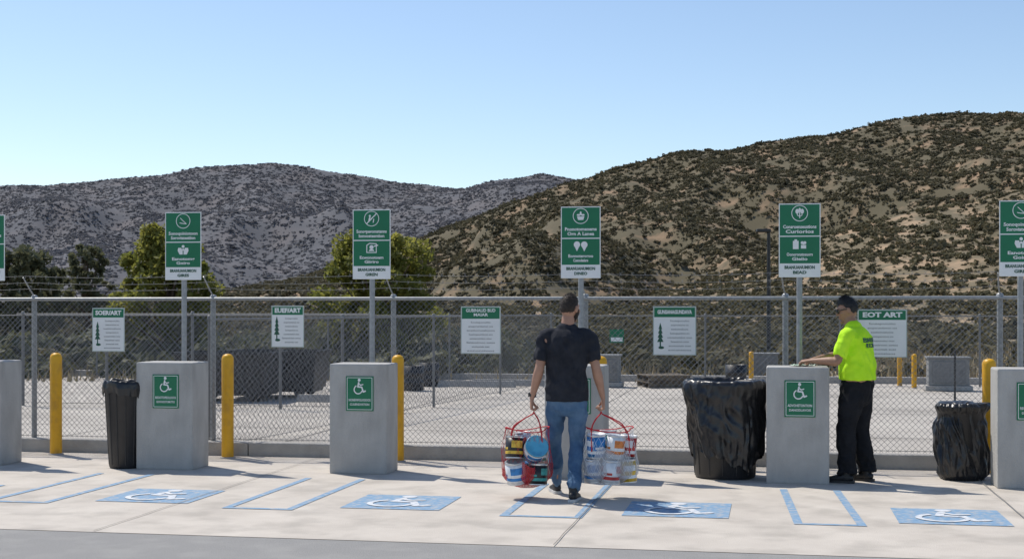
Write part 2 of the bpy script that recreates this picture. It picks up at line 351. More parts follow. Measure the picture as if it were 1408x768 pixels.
def fence(name,label,loc,rotz,x0,x1,posts,H,z0,barbed,pitch=.078,r=.0019,steel=None,pr=.030):
    steel=steel or M_galv
    t=thing(name,label,'fence',loc,rotz)
    V,Fq=chain_link(x0,x1,z0,H-.01,pitch,r); link('chain_link_mesh',np_mesh('chain_link_mesh',V,Fq,[M_wire]),t)
    mb=MB(); mb.tube([(x0,0.028,H),(x1,0.028,H)],.021 if barbed else .014,10); part(t,'top_rail',mb,[steel])
    mb=MB(); mb.tube([(x0,0.0,z0+.02),(x1,0.0,z0+.02)],.0035,6); part(t,'tension_wire',mb,[M_wire])
    pm=MB(); pm.tube([(0,0,z0-.12),(0,0,H+.02)],pr,12); pm.lathe([(pr+.006,H+.0),(pr+.006,H+.035),(.02,H+.05),(0,H+.052)],12)
    if barbed:
        pm.tube([(0,0,H+.03),(-.02,-.05,H+.10),(-.045,-.17,H+.25)],.008,8)
        for z in (.35,.75,1.2): pm.tube([(0,0,z),(0,0,z+.02)],pr+.003,12)
    pme=pm.mesh('fence_post',[steel])
    for px_ in posts: link('fence_post',pme,t,(px_,.055,0))
    if barbed:
        mb=MB()
        for j,(yy,zz) in enumerate(((-.05,.12),(-.10,.19),(-.155,.265))):
            xs=sorted([x0]+list(posts)+[x1]); pts=[]
            for a,b in zip(xs[:-1],xs[1:]):
                for q in range(6):
                    u=q/6; pts.append((a+(b-a)*u,yy+.055,H+zz-.025*4*u*(1-u)))
            pts.append((x1,yy+.055,H+zz)); mb.tube(pts,.0022,5,smooth=False)
            x=x0
            while x<x1:
                zc=H+zz-.012
                mb.tube([(x-.012,yy+.055,zc-.02),(x+.012,yy+.055,zc+.02)],.0015,4,smooth=False); mb.tube([(x+.012,yy+.04,zc-.015),(x-.012,yy+.07,zc+.02)],.0015,4,smooth=False); x+=.13
        part(t,'barbed_wire',mb,[M_wire])
    return t
FY=1.50
posts=[row_x(p,FY+.05) for p in (-210,47,293,541,805,1080,1375,1660)]
X,Y=row(0,FY)
fence('chain_link_fence','galvanised chain link fence with barbed wire on concrete curb',(X,Y,0),-A,-13,7.5,posts,1.755,.16,True,.062,.0023)
X,Y=row(0,17.5)
fence('chain_link_fence','low weathered chain link fence closing the yard before scrub',(X,Y,0),-A,-22,16,[-22+2.9*i for i in range(13)],1.5,.03,False,.14,.003,M_galvd,.022)
X,Y=row(-6.6,1.75)
fence('chain_link_fence','weathered chain link cross fence dividing the yard',(X,Y,0),-A+R(84),0.1,15.4,[.1+3.8*i for i in range(5)],1.52,.03,False,.12,.0026,M_galvd,.022)
X,Y=row(-13,8.5)
fence('chain_link_fence','weathered chain link enclosure panel at the yard edge',(X,Y,0),-A,0,6.3,[.1+1.55*i for i in range(5)],1.56,.03,False,.12,.0026,M_galvd,.026)
# fence signs
fs=[(125,173,423,483,"SOER/ART",None,1),(372,419,420,477,"EUEF/ART",None,1),(633,689,421,486,"GUBINAUD BUD","MAIAR",0),(898,957,421,488,"GUNSANAGUNDAVA",None,1),(1180,1246,425,491,"EOT ART",None,0)]
for x0,x1,y0,y1,h1,h2,tree in fs:
    cxp=(x0+x1)/2; lx=row_x(cxp,FY-.03); X,Y=row(lx,FY-.03); wd=(x1-x0)/F*Y; z1=hgt(y0,Y); z0=hgt(y1,Y); hh=z1-z0
    t=thing('fence_sign','white notice with green header wired to chain link fence','sign',(X,Y,z0),-A,group='notices hung on the fence')
    mb=MB(); mb.box((0,0,hh/2),(wd,.004,hh),0,bev=.0015); hd=hh*(.22 if not h2 else .26)
    e=.012; mb.flat([(-wd/2+e,hh-hd),(wd/2-e,hh-hd),(wd/2-e,hh-e),(-wd/2+e,hh-e)],1,-.0025)
    mb.stroke([(-wd/2+.005,.005),(wd/2-.005,.005),(wd/2-.005,hh-.005),(-wd/2+.005,hh-.005),(-wd/2+.005,.005)],.003,1,-.0025,'wall',False)
    part(t,'panel',mb,[M_white,M_green])
    mb=MB(); mb.z=.0032
    if h2: mb.text(h1,(0,hh-.045),.050,0,0,.03,wd*.74); mb.text(h2,(0,hh-.092),.045,0,0,.03,wd*.36)
    else: mb.text(h1,(0,hh-hd/2-.004),.068 if len(h1)<10 else .055,0,0,.05,wd*.80)
    ox=wd*.12 if tree else 0; ww=wd*(.62 if tree else .72)
    tx=["Souteponuiito","anoporumtionon sos","toetioinoaluons","Sueniopaontions are","uonoamomtioo onuo","Sanasoirnon sotos","anotuonais suet","eononstoos"]
    zz=hh-hd-.04
    for j,s_ in enumerate(tx):
        if zz<.03: break
        mb.text(s_,(ox,zz),.026,1,0,.006,ww*(.6+.4*random.random())); zz-=.044
    part(t,'lettering',mb,[M_white,M_gray])
    if tree:
        mb=MB(); mb.z=.0036; bx=-wd*.33
        for q in range(4): mb.flat([(bx-.034+q*.005,.14+q*.045),(bx+.034-q*.005,.14+q*.045),(bx,.21+q*.045)])
        mb.stroke([(bx,.08),(bx,.15)],.014); mb.disk((bx+.01,.08),.03,r2=.015); part(t,'tree_emblem',mb,[M_ink])
# ------------------------------------------------------------------ bollards
def bollard_parts(t):
    mb=MB(); mb.lathe([(.066,0),(.066,1.09),(.062,1.115),(.048,1.135),(.025,1.146),(0,1.15)],24); part(t,'steel_tube',mb,[M_yel])
    mb=MB(); mb.lathe([(.085,0),(.085,.008),(.067,.015)],24); part(t,'base_collar',mb,[M_curb])
first=None
for px in (77,313,547,826,1360):
    lx=row_x(px,1.17); X,Y=row(lx,1.17)
    if first is None:
        first=thing('bollard','yellow painted steel bollard standing before the fence curb','bollard',(X,Y,0),0,group='yellow bollards along the fence'); bollard_parts(first)
    else: copy_thing(first,(X,Y,0))
for px,py in ((1033,527),(1237,530),(1257,533)):
    X,Y=ground(px,py); o=copy_thing(first,(X,Y,0),label='small yellow bollard inside the concrete yard',scale=(.8,.8,.62)); o['group']='short bollards in the yard'
# ------------------------------------------------------------------ bins
def interp(prof,n):
    P=np.array(prof); d=np.r_[0,np.cumsum(np.hypot(np.diff(P[:,0]),np.diff(P[:,1])))]; U=np.linspace(0,d[-1],n)
    return np.stack([np.interp(U,d,P[:,j]) for j in range(P.shape[1])],1)
def folded(prof,amp,n=260,rows=120,seed=0,hem=0,twist=0.0):
    Pf=interp(prof,rows); q=np.linspace(0,2*np.pi,n,endpoint=False); Q,I=np.meshgrid(q,np.arange(rows)); Q=Q.ravel();I=I.ravel()
    r=Pf[I,0];z=Pf[I,1];am=Pf[I,2]; c=np.cos(Q+twist*z);s_=np.sin(Q+twist*z)
    b=pn(np.stack([c*1.4,s_*1.4,z*1.8+seed],1))
    w_=pn(np.stack([c*3,s_*3,z*3+seed+5],1))*.7
    pleat=pn(np.stack([c*6+w_,s_*6+w_,z*1.5+seed*2],1))
    cr=1-3.0*np.sqrt(.003+pn(np.stack([c*3+z*2.4+w_,s_*3-z*2+w_,z*2.8+seed],1))**2)
    cr2=1-3.0*np.sqrt(.003+pn(np.stack([c*5-z*3+w_,s_*5+z*3,z*5+seed+4],1))**2)
    rr=r+amp*am*(b*1.6+pleat*.7+cr*.38+cr2*.20)
    zz=z+amp*am*.3*b
    if hem:
        hz=pn(np.stack([c*2.2,s_*2.2,0*c+seed],1))+.35*pn(np.stack([c*5,s_*5,0*c+seed],1))
        k=np.clip(1-I/(rows*.4),0,1); zz=zz+hem*hz*k
        zz=zz+.014*np.where((I>rows*.45)&(I<rows*.8),1,0)*pn(np.stack([c*5,s_*5,0*c+seed+2],1))
    V=np.stack([rr*np.cos(Q),rr*np.sin(Q),zz],1)
    i=np.arange((rows-1)*n); a=i//n; k=i%n; Fq=np.stack([a*n+k,a*n+(k+1)%n,(a+1)*n+(k+1)%n,(a+1)*n+k],1)
    return V,Fq
def refuse_bin(X,Y,rb,rt,H,label,bag,seed):
    t=thing('refuse_bin',label,'trash bin',(X,Y,0),0)
    mb=MB(); mb.lathe([(0,.004),(rb*.95,.004),(rb,.02),(rb+(rt-rb)*.93,H*.94),(rt*1.03,H*.95),(rt*1.04,H*.98),(rt*1.0,H*.985),(rt*.95,H*.975),(rt*.93,H*.93),(rb*.9,.05),(0,.05)],48)
    if bag!='wrapped':
        for q in range(14):
            a=2*math.pi*q/14; c,s_=math.cos(a),math.sin(a); mb.tube([(rb*c,rb*s_,.04),((rb+(rt-rb)*.9)*c,(rb+(rt-rb)*.9)*s_,H*.9)],.006,6)
    part(t,'bin_body',mb,[M_bin])
    rr=lambda z: rb+(rt-rb)*z/H
    if bag=='wrapped':
        prof=[(rr(.0)-.0,.0,.5),(rr(.1)+.03,.05,.9),(rr(.2)+.035,.2,1),(rr(.45)+.025,H*.5,1.1),(rr(H)+.02,H*.74,1.1),(rt*.96,H*.83,1.0),(rt*.98,H*.87,.8),(rt*1.08,H*.92,1.0),(rt*1.12,H*.97,1.2),(rt*1.0,H*1.01,1.3),(rt*.75,H*1.0,1.6),(rt*.4,H*.97,1.6),(0.02,H*.97,.3)]
        V,Fq=folded(prof,.032,seed=seed,twist=.8)
    elif bag=='draped':
        prof=[(rr(H*.2)+.018,H*.20,1.2),(rr(H*.3)+.030,H*.3,1.2),(rr(H*.5)+.034,H*.5,1.2),(rr(H*.68)+.026,H*.68,1.2),(rt*1.05,H*.76,1.2),(rt*1.11,H*.84,1.1),(rt*1.13,H*.92,.9),(rt*1.12,H*.965,.6),(rt*1.07,H*.995,.5),(rt*1.0,H*1.005,.5),(rt*.94,H*.97,.4),(rt*.88,H*.85,.7),(rt*.8,H*.7,.8),(0.02,H*.62,.1)]
        V,Fq=folded(prof,.033,seed=seed,hem=.16,twist=.35)
    else:
        prof=[(rt*1.03,H*.84,.8),(rt*1.08,H*.92,.6),(rt*1.08,H*.97,.3),(rt*1.03,H*1.0,.2),(rt*.96,H*.98,.3),(rt*.9,H*.85,.5),(rt*.8,H*.7,.5),(.02,H*.6,.1)]
        V,Fq=folded(prof,.020,seed=seed,hem=.07)
    link('bin_bag',np_mesh('bin_bag',V,Fq,[M_bag],True),t)
    return t
X=(174-CX)/F*14.35; refuse_bin(X,14.35,.175,.222,.90,'black plastic bin with bag edge tucked beside concrete pillar','rim',2.7)
refuse_bin(2.085,13.52,.295,.350,.95,'large round black bin with bag draped over rim','draped',4.3)
refuse_bin(4.34,13.36,.20,.222,.73,'small black bin wrapped fully in a crumpled bag','wrapped',11.6)
# ------------------------------------------------------------------ people
def catmull(P,n):
    P=[np.array(p,float) for p in P]; out=[]
    for i in range(len(P)-1):
        p0=P[max(i-1,0)];p1=P[i];p2=P[i+1];p3=P[min(i+2,len(P)-1)]
        for k in range(n):
            t=k/n; out.append(.5*((2*p1)+(-p0+p2)*t+(2*p0-5*p1+4*p2-p3)*t*t+(-p0+3*p1-3*p2+p3)*t**3))
    out.append(P[-1]); return out
def loft(mb,pts,rads,ref,n=18,sub=5,cap0=True,cap1=True):
    C=catmull([tuple(p)+tuple(r) for p,r in zip(pts,rads)],sub)
    ref=Vector(ref)
    L=len(C)
    fr=[]
    for i in range(L):
        p=Vector(C[i][:3]); t=(Vector(C[min(i+1,L-1)][:3])-Vector(C[max(i-1,0)][:3])).normalized()
        a=(ref-t*ref.dot(t)).normalized(); b=t.cross(a); fr.append((p,t,a,b,abs(C[i][3]),abs(C[i][4])))
    seq=[]
    if cap0:
        p,t,a,b,ra,rb=fr[0]; m=min(ra,rb)
        for q in (80,55,28): seq.append((p-t*m*math.sin(R(q)),a,b,ra*math.cos(R(q)),rb*math.cos(R(q))))
    for p,t,a,b,ra,rb in fr: seq.append((p,a,b,ra,rb))
    if cap1:
        p,t,a,b,ra,rb=fr[-1]; m=min(ra,rb)
        for q in (28,55,80): seq.append((p+t*m*math.sin(R(q)),a,b,ra*math.cos(R(q)),rb*math.cos(R(q))))
    vs=[];fs_=[]
    for p,a,b,ra,rb in seq:
        for k in range(n):
            q=2*math.pi*k/n; vs.append(p+a*ra*math.cos(q)+b*rb*math.sin(q))
    for i in range(len(seq)-1):
        for k in range(n): fs_.append((i*n+k,i*n+(k+1)%n,(i+1)*n+(k+1)%n,(i+1)*n+k))
    fs_.append(list(range(n))[::-1]); fs_.append([ (len(seq)-1)*n+k for k in range(n)])
    mb.add(vs,fs_,0,True)
def ellip(mb,c,r,M=Matrix.Identity(3),nu=16,nv=10,fn=None,C0=Vector((0,0,0))):
    vs=[];fs_=[]
    for i in range(nv+1):
        th=math.pi*(i if 0<i<nv else (.02 if i==0 else nv-.02))/nv
        for k in range(nu):
            ph=2*math.pi*k/nu; d=Vector((math.sin(th)*math.cos(ph),math.sin(th)*math.sin(ph),math.cos(th)))
            p=fn(d) if fn else Vector((d.x*r[0],d.y*r[1],d.z*r[2]))+Vector(c)
            vs.append(M@p+C0)
    for i in range(nv):
        for k in range(nu): fs_.append((i*nu+k,(i+1)*nu+k,(i+1)*nu+(k+1)%nu,i*nu+(k+1)%nu))
    fs_.append(list(range(nu))); fs_.append([nv*nu+k for k in range(nu)][::-1])
    mb.add(vs,fs_,0,True)
def headfn(off=0.0):
    def f(d):
        x=(.074+off)*d.x; y=(.095+off)*d.y; z=(.117+off)*d.z
        if z<-.01:
            k=min(1,(-.01-z)/.105); x*=1-.28*k
            if d.y<0: y*=1-.45*k
            else: y=y*(1-.02*k)+.018*k*d.y
        if d.y>0 and z>.05: y*=.94
        return Vector((x,y,z))
    return f
def head(mb,C,M):
    C=Vector(C)
    ellip(mb,(0,0,0),(1,1,1),M,28,20,headfn(),C)
    T=lambda p: M@Vector(p)+C
    loft(mb,[T((0,.086,.03)),T((0,.098,.004)),T((0,.110,-.018))],[(.008,.008),(.010,.010),(.015,.011)],M@Vector((1,0,0)),10,3)
    ellip(mb,(0,.088,.035),(.045,.012,.010),M,12,8,None,C)
    ellip(mb,(0,.094,-.046),(.023,.011,.006),M,12,8,None,C); ellip(mb,(0,.093,-.060),(.020,.010,.007),M,12,8,None,C)
    ellip(mb,(0,.085,-.094),(.024,.018,.018),M,12,8,None,C)
    for s_ in (-1,1):
        ellip(mb,(s_*.042,.068,-.015),(.022,.016,.018),M,12,8,None,C)
        ellip(mb,(s_*.080,-.010,-.006),(.010,.020,.033),M,12,8,None,C)
def hair(C,M,kind,seed=0,top=.008):
    """short hair: thin scalp shell plus many short strands"""
    f=headfn(.003); nu,nv=96,64; vs=[];fs_=[];C=Vector(C); rg=random.Random(seed)
    idx={}; dirs=[];lf=[]
    for i in range(nv+1):
        th=math.pi*min(max(i/nv,.004),.996)
        for k in range(nu):
            ph=2*math.pi*k/nu; d=Vector((math.sin(th)*math.cos(ph),math.sin(th)*math.sin(ph),math.cos(th)))
            p=f(d); z=p.z; y=p.y
            nz=noise.noise(d*11+Vector((seed,0,0)))*.003+noise.noise(d*34+Vector((seed,0,0)))*.002
            if kind=='hair':
                lim=.060 if y>.035 else (.060-(.035-y)/.075*.105 if y>-.04 else -.045)
                lim+=.010*noise.noise(d*20)
                idx[(i,k)]= z>lim
                lift=max(0,min(1,(z-lim)/.06)); q=p+d*(lift*(.002+top*max(0,d.z)+(top*.9*max(0,d.y) if d.z>.3 else 0))+nz*lift)
            else:
                idx[(i,k)]= z<-.022+.02*(y<.045) and y>-.005 and not(abs(p.x)<.024 and -.064<z<-.04); q=p; lift=.3
            vs.append(M@q+C); dirs.append(M@d); lf.append(lift)
    keep=[]
    for i in range(nv):
        for k in range(nu):
            k2=(k+1)%nu
            if idx[(i,k)] and idx[(i+1,k)] and idx[(i,k2)] and idx[(i+1,k2)]: fs_.append((i*nu+k,(i+1)*nu+k,(i+1)*nu+k2,i*nu+k2)); keep.append(i*nu+k)
    mb=MB(); mb.add(vs,fs_,0,True)
    sv=[];sf=[]
    for _ in range(2600):
        j=rg.choice(keep); p=vs[j]; d=dirs[j]; L=(.004+.010*lf[j])*(.6+.8*rg.random()); rn=Vector((rg.gauss(0,1),rg.gauss(0,1),rg.gauss(0,1)))*.45
        dr=(d+rn+(M@Vector((0,.35 if kind=='hair' else 0,-.25)))).normalized(); s_=dr.cross(d+Vector((.01,.02,.03))).normalized()*.0014
        o=len(sv); p=p+Vector((rg.gauss(0,.003),rg.gauss(0,.003),rg.gauss(0,.003))); sv+= [p-s_,p+s_,p+dr*L]; sf.append((o,o+1,o+2))
    mb.add(sv,sf); return mb
def hand(mb,wr,d,n,t,curl=(60,80,50),thumb=.5):
    wr=Vector(wr); d=Vector(d).normalized(); n=Vector(n); n=(n-d*n.dot(d)).normalized(); t0=Vector(t); t=(t0-d*t0.dot(d)-n*t0.dot(n)).normalized()
    loft(mb,[wr-d*.02,wr+d*.02,wr+d*.06,wr+d*.092],[(.027,.019),(.033,.017),(.040,.015),(.039,.012)],t,14,4)
    for off,L in ((.029,.074),(.0095,.082),(-.010,.076),(-.028,.060)):
        p=wr+d*.088+t*off; pts=[p-d*.015]; ang=0; pts.append(p.copy())
        for ph,c in zip((.44,.31,.27),curl):
            ang+=c; dr=d*math.cos(R(ang))+n*math.sin(R(ang)); p=p+dr*L*ph; pts.append(p.copy())
        for a,b_ in zip(pts[:-1],pts[1:]): loft(mb,[a,b_],[(.0092,.0092),(.0085,.0085)],t,10,2)
    p=wr+d*.025+t*.026+n*.006
    dirs=[(t*.75+d*.65+n*.25),(d*.8+t*.1+n*(.3+thumb)),(d*.5-t*.2+n*(.4+thumb))]
    for L,dr in zip((.040,.032,.026),dirs):
        q=p+dr.normalized()*L; loft(mb,[p,q],[(.012,.011),(.0098,.0095)],n,10,2); p=q
def fuse(mb,name,voxel,it,mats,wr=0,wscale=(14,14,5),seed=0,fade=None):
    ob=bpy.data.objects.new('tmp',mb.mesh('tmp',[]))
    m=ob.modifiers.new('r','REMESH'); m.mode='VOXEL'; m.voxel_size=voxel; m.use_smooth_shade=True
    s_=ob.modifiers.new('s','SMOOTH'); s_.factor=.5; s_.iterations=it
    me=evaluated_mesh(ob)
    me.materials.clear()
    for mm in mats: me.materials.append(mm)
    me.name=name
    if wr:
        n=len(me.vertices); c=np.empty(n*3); me.vertices.foreach_get('co',c); c=c.reshape(-1,3); nr=np.empty(n*3); me.vertices.foreach_get('normal',nr); nr=nr.reshape(-1,3)
        x,y,z=c.T
        f=pn(np.stack([x*wscale[0]+seed,y*wscale[1],z*wscale[2]+x*6],1))+.6*pn(np.stack([x*22+seed,y*22,z*15-x*12],1))+.5*(1-3*np.abs(pn(np.stack([x*10+seed,y*10,z*9+x*9],1))))
        k=np.ones(n)
        if fade: k=fade(c)
        c=c+nr*(f*wr*k)[:,None]; me.vertices.foreach_set('co',c.ravel())
    me.polygons.foreach_set('use_smooth',[True]*len(me.polygons)); me.update(); return me
def shoe(parent,ank,fwd,sole_mat):
    f=Vector((fwd[0],fwd[1],0)).normalized(); s_=Vector((f.y,-f.x,0)); a=Vector((ank[0],ank[1],ank[2]))
    mb=MB(); U=Vector((0,0,1))
    loft(mb,[a-f*.05+U*.05,a+U*.055,a+f*.07+U*.045,a+f*.15+U*.034,a+f*.19+U*.03],[(.034,.036),(.037,.042),(.043,.033),(.044,.022),(.03,.016)],s_,14,4)
    loft(mb,[a-f*.015+U*.04,a-f*.012+U*.12],[(.038,.046),(.036,.042)],s_,14,3)
    me=fuse(mb,'shoe',.006,3,[M_shoe]); link('shoe',me,parent)
    mb=MB(); out=[(-.090,.020),(-.082,.032),(-.04,.040),(.03,.039),(.10,.048),(.16,.047),(.20,.032),(.215,.012)]
    top=[a+f*q+s_*wd for q,wd in out]+[a+f*q-s_*wd for q,wd in reversed(out)]
    n=len(top); mb.add([p+U*.002 for p in top]+[p+U*.026 for p in top],[list(range(n))[::-1],list(range(n,2*n))]+[(k,(k+1)%n,n+(k+1)%n,n+k) for k in range(n)])
    part(parent,'sole',mb,[sole_mat])
def person(loc,rotz,label,J,skin,hairm,top,bottom,hcurl,beard,seed,solem,hd,hairtop):
    body=MB()
    px_=Vector((1,0,0))
    tor=J['torso']; torR=J['torso_r']
    loft(body,tor,[(a-.022,b-.022) for a,b in torR],px_,22,4)
    loft(body,[J['neck0'],J['neck1']],[(.062,.064),(.055,.058)],px_,16,4)
    Mh=hd; head(body,J['head'],Mh)
    for sd in ('L','R'):
        sh,el,wr=[Vector(p) for p in J['arm'+sd]]
        loft(body,[sh,sh.lerp(el,.35),sh.lerp(el,.8),el,el.lerp(wr,.25),el.lerp(wr,.7),wr],[(.050,.052),(.049,.047),(.042,.042),(.040,.040),(.044,.043),(.033,.031),(.027,.021)],J['aref'+sd],16,3)
        hand(body,wr,*J['hand'+sd],curl=hcurl[sd],thumb=.4)
        hip,kn,an=[Vector(p) for p in J['leg'+sd]]
        loft(body,[hip,hip.lerp(kn,.5),kn,kn.lerp(an,.3),an],[(.075,.08),(.062,.066),(.048,.05),(.048,.05),(.034,.036)],px_,16,3)
    me=fuse(body,'person',.0055,3,[skin])
    t=thing('person',label,'person',loc,rotz,me)
    sb=MB(); loft(sb,tor,torR,px_,26,5,cap0=False)
    for sd in ('L','R'):
        sh,el,wr=[Vector(p) for p in J['arm'+sd]]
        inn=Vector((sh.x*.45,sh.y,sh.z+.015)); e=sh.lerp(el,J['sleeve'])
        loft(sb,[inn,sh,sh.lerp(el,.4),e],[(.05,.06),(.062,.064),(.061,.060),(.060,.059)],J['aref'+sd],18,5,cap1=False)
    loft(sb,[Vector(J['neck0'])+Vector((0,0,-.03)),Vector(J['neck0'])+Vector((0,0,.035))],[(.085,.078),(.070,.070)],px_,18,4,cap1=False)
    zb=tor[0][2]
    ms=fuse(sb,'shirt',.008,5,[top],.014,(9,9,5),seed,lambda c: np.clip((c[:,2]-zb)/.10,.3,1)*np.where(c[:,2]>1.4,.5,1)); link('shirt',ms,t)
    tb=MB(); loft(tb,J['hips'],J['hips_r'],px_,24,4,cap1=False)
    for sd in ('L','R'):
        hip,kn,an=[Vector(p) for p in J['leg'+sd]]; hem=kn.lerp(an,.99)
        loft(tb,[hip+Vector((0,0,.0)),hip.lerp(kn,.3),hip.lerp(kn,.7),kn,kn.lerp(an,.35),kn.lerp(an,.75),hem],J['leg_r'],px_,20,4,cap1=False)
    mt=fuse(tb,'trousers',.008,3,[bottom],.014,(7,7,9),seed+5,lambda c: np.clip((zb+.02-c[:,2])/.08,.0,1)*np.where(c[:,2]<.25,1.4,.85)); link('trousers',mt,t)
    part(t,'hair',hair(J['head'],Mh,'hair',seed,hairtop),[hairm])
    if beard: part(t,'beard',hair(J['head'],Mh,'beard',seed),[hairm])
    for s_ in (-1,1):
        mb=MB(); ellip(mb,(s_*.031,.0805,.014),(.012,.011,.008),Mh,12,8,None,Vector(J['head'])); part(t,'eye',mb,[M_eye])
    for sd in ('L','R'):
        an=J['foot'+sd]; shoe(t,an[0],an[1],solem)
    return t,ms
Jm=dict(torso=[(0,0,.845),(0,0,.95),(0,-.005,1.08),(0,-.01,1.2),(0,-.015,1.32),(0,-.01,1.41),(0,-.005,1.455)],
 torso_r=[(.186,.138),(.184,.134),(.168,.120),(.180,.125),(.198,.130),(.172,.112),(.10,.075)],
 neck0=(0,-.01,1.44),neck1=(.008,.005,1.56),head=(.022,.015,1.642),
 armL=[(-.190,-.01,1.400),(-.243,-.045,1.12),(-.305,.02,.868)],armR=[(.190,-.01,1.400),(.248,-.045,1.12),(.310,.02,.868)],
 arefL=(0,1,0),arefR=(0,1,0),
 handL=((-.05,.05,-1),(1,0,0),(0,1,0)),handR=((.05,.05,-1),(-1,0,0),(0,1,0)),
 legL=[(-.085,0,.89),(-.105,.22,.51),(-.080,.36,.085)],legR=[(.085,0,.89),(.090,.05,.48),(.045,-.17,.095)],
 footL=((-.080,.38,0),(-.14,1)),footR=((.045,-.165,0),(.20,1)),
 hips=[(0,0,.82),(0,0,.87),(0,0,.93)],hips_r=[(.155,.115),(.166,.120),(.160,.112)],
 leg_r=[(.085,.105),(.089,.098),(.074,.080),(.062,.068),(.060,.068),(.052,.058),(.053,.062)],sleeve=.72)
MX,MY=.478,11.95
hd=Matrix.Rotation(R(-38),3,'Z')@Matrix.Rotation(R(-6),3,'X')
man,msh=person((MX,MY,0),0,'man in charcoal t-shirt and jeans walking, carrying two bags',Jm,M_skin,M_hair,M_shirt,M_jean,dict(L=(60,75,50),R=(60,75,50)),True,3,M_sole,hd,.004)
mb=MB(); wr=Vector(Jm['armL'][2])+Vector((.005,0,.03)); wd_=(Vector(Jm['armL'][1])-Vector(Jm['armL'][2])).normalized(); mb.tube([wr-wd_*.012,wr+wd_*.012],.0335,18); mb.box(wr+Vector((-.032,0,0)),(.012,.034,.036),0,bev=.003); part(man,'wristwatch',mb,[M_blackm])
Jw=dict(torso=[(0,-.01,.97),(0,-.01,1.03),(0,-.01,1.12),(0,0,1.22),(0,.01,1.33),(0,.02,1.41),(0,.03,1.455)],
 torso_r=[(.205,.168),(.205,.166),(.198,.158),(.205,.155),(.212,.150),(.182,.122),(.10,.08)],
 neck0=(0,.035,1.44),neck1=(0,.07,1.55),head=(0,.085,1.628),
 armL=[(-.205,.02,1.400),(-.295,.085,1.150),(-.275,.34,1.150)],armR=[(.200,.03,1.400),(.150,.25,1.19),(-.115,.40,1.152)],
 arefL=(1,0,0),arefR=(1,0,0),
 handL=((.0,1,-.12),(0,-.1,-1),(1,0,0)),handR=((-.5,.9,-.12),(0,-.1,-1),(-1,0,0)),
 legL=[(-.09,0,.90),(-.11,.06,.49),(-.13,.05,.085)],legR=[(.09,0,.90),(.105,.0,.49),(.12,-.06,.085)],
 footL=((-.13,.065,0),(-.15,1)),footR=((.12,-.045,0),(.15,1)),
 hips=[(0,-.01,.83),(0,-.01,.92),(0,-.01,1.02)],hips_r=[(.165,.135),(.182,.148),(.175,.138)],
 leg_r=[(.095,.115),(.104,.118),(.092,.100),(.084,.090),(.080,.088),(.076,.084),(.078,.088)],sleeve=.80)
WX,WY=3.27,13.12; WR=R(57)
hd=Matrix.Rotation(R(18),3,'Z')@Matrix.Rotation(R(-16),3,'X')
wk,wsh=person((WX,WY,0),WR,'worker in neon yellow shirt and black trousers wiping pillar',Jw,M_skin2,M_hair2,M_viz,M_pant,dict(L=(30,40,30),R=(30,40,30)),False,17,M_shoe,hd,.014)
C=Vector(Jw['head']); T=lambda p: hd@Vector(p)+C
mb=MB()
for s_ in (-1,1):
    ellip(mb,(s_*.035,.094,.012),(.031,.011,.022),hd,14,8,None,C); mb.tube([T((s_*.06,.088,.018)),T((s_*.082,.03,.016)),T((s_*.082,-.01,.008))],.0045,6)
mb.tube([T((-.012,.103,.018)),T((.012,.103,.018))],.004,6); part(wk,'sunglasses',mb,[M_blackm])
bv=BVHTree.FromPolygons([v.co.copy() for v in wsh.vertices],[list(p.vertices) for p in wsh.polygons])
mb=MB()
for txt,zc,wdt in (("EDNUEDRS",1.345,.27),("ROORUES",1.295,.22)):
    V,Fc,w_=text_geo(txt,.05)
    vs=[]
    for x,y in V:
        q=Vector((x*wdt/w_,-.6,zc+y*.055)); h=bv.ray_cast(q,Vector((0,1,0)))
        vs.append(Vector((q.x,(h[0].y if h[0] else -.13)-.005,q.z)))
    mb.add(vs,Fc)
part(wk,'back_print',mb,[M_ink])
mb=MB(); g=14; vs=[];fs_=[]
for i in range(g+1):
    for j in range(g+1):
        u=i/g-.5;v=j/g-.5; vs.append((u*.20,v*.17,.006+.022*abs(noise.noise(Vector((u*7,v*7,1))))+.018*max(0,.4-abs(u)-abs(v))))
for i in range(g):
    for j in range(g): a=i*(g+1)+j; fs_.append((a,a+g+1,a+g+2,a+1))
mb.add(vs,fs_,0,True)
M_cloth=pmat('cloth',(.35,.5,.38),(.55,.62,.55),scale=9,rough=.9)
cl=thing('cleaning_cloth','crumpled pale green cloth on top of concrete pillar','cloth',(2.76,13.17,1.096),.3,mb.mesh('cleaning_cloth',[M_cloth]))
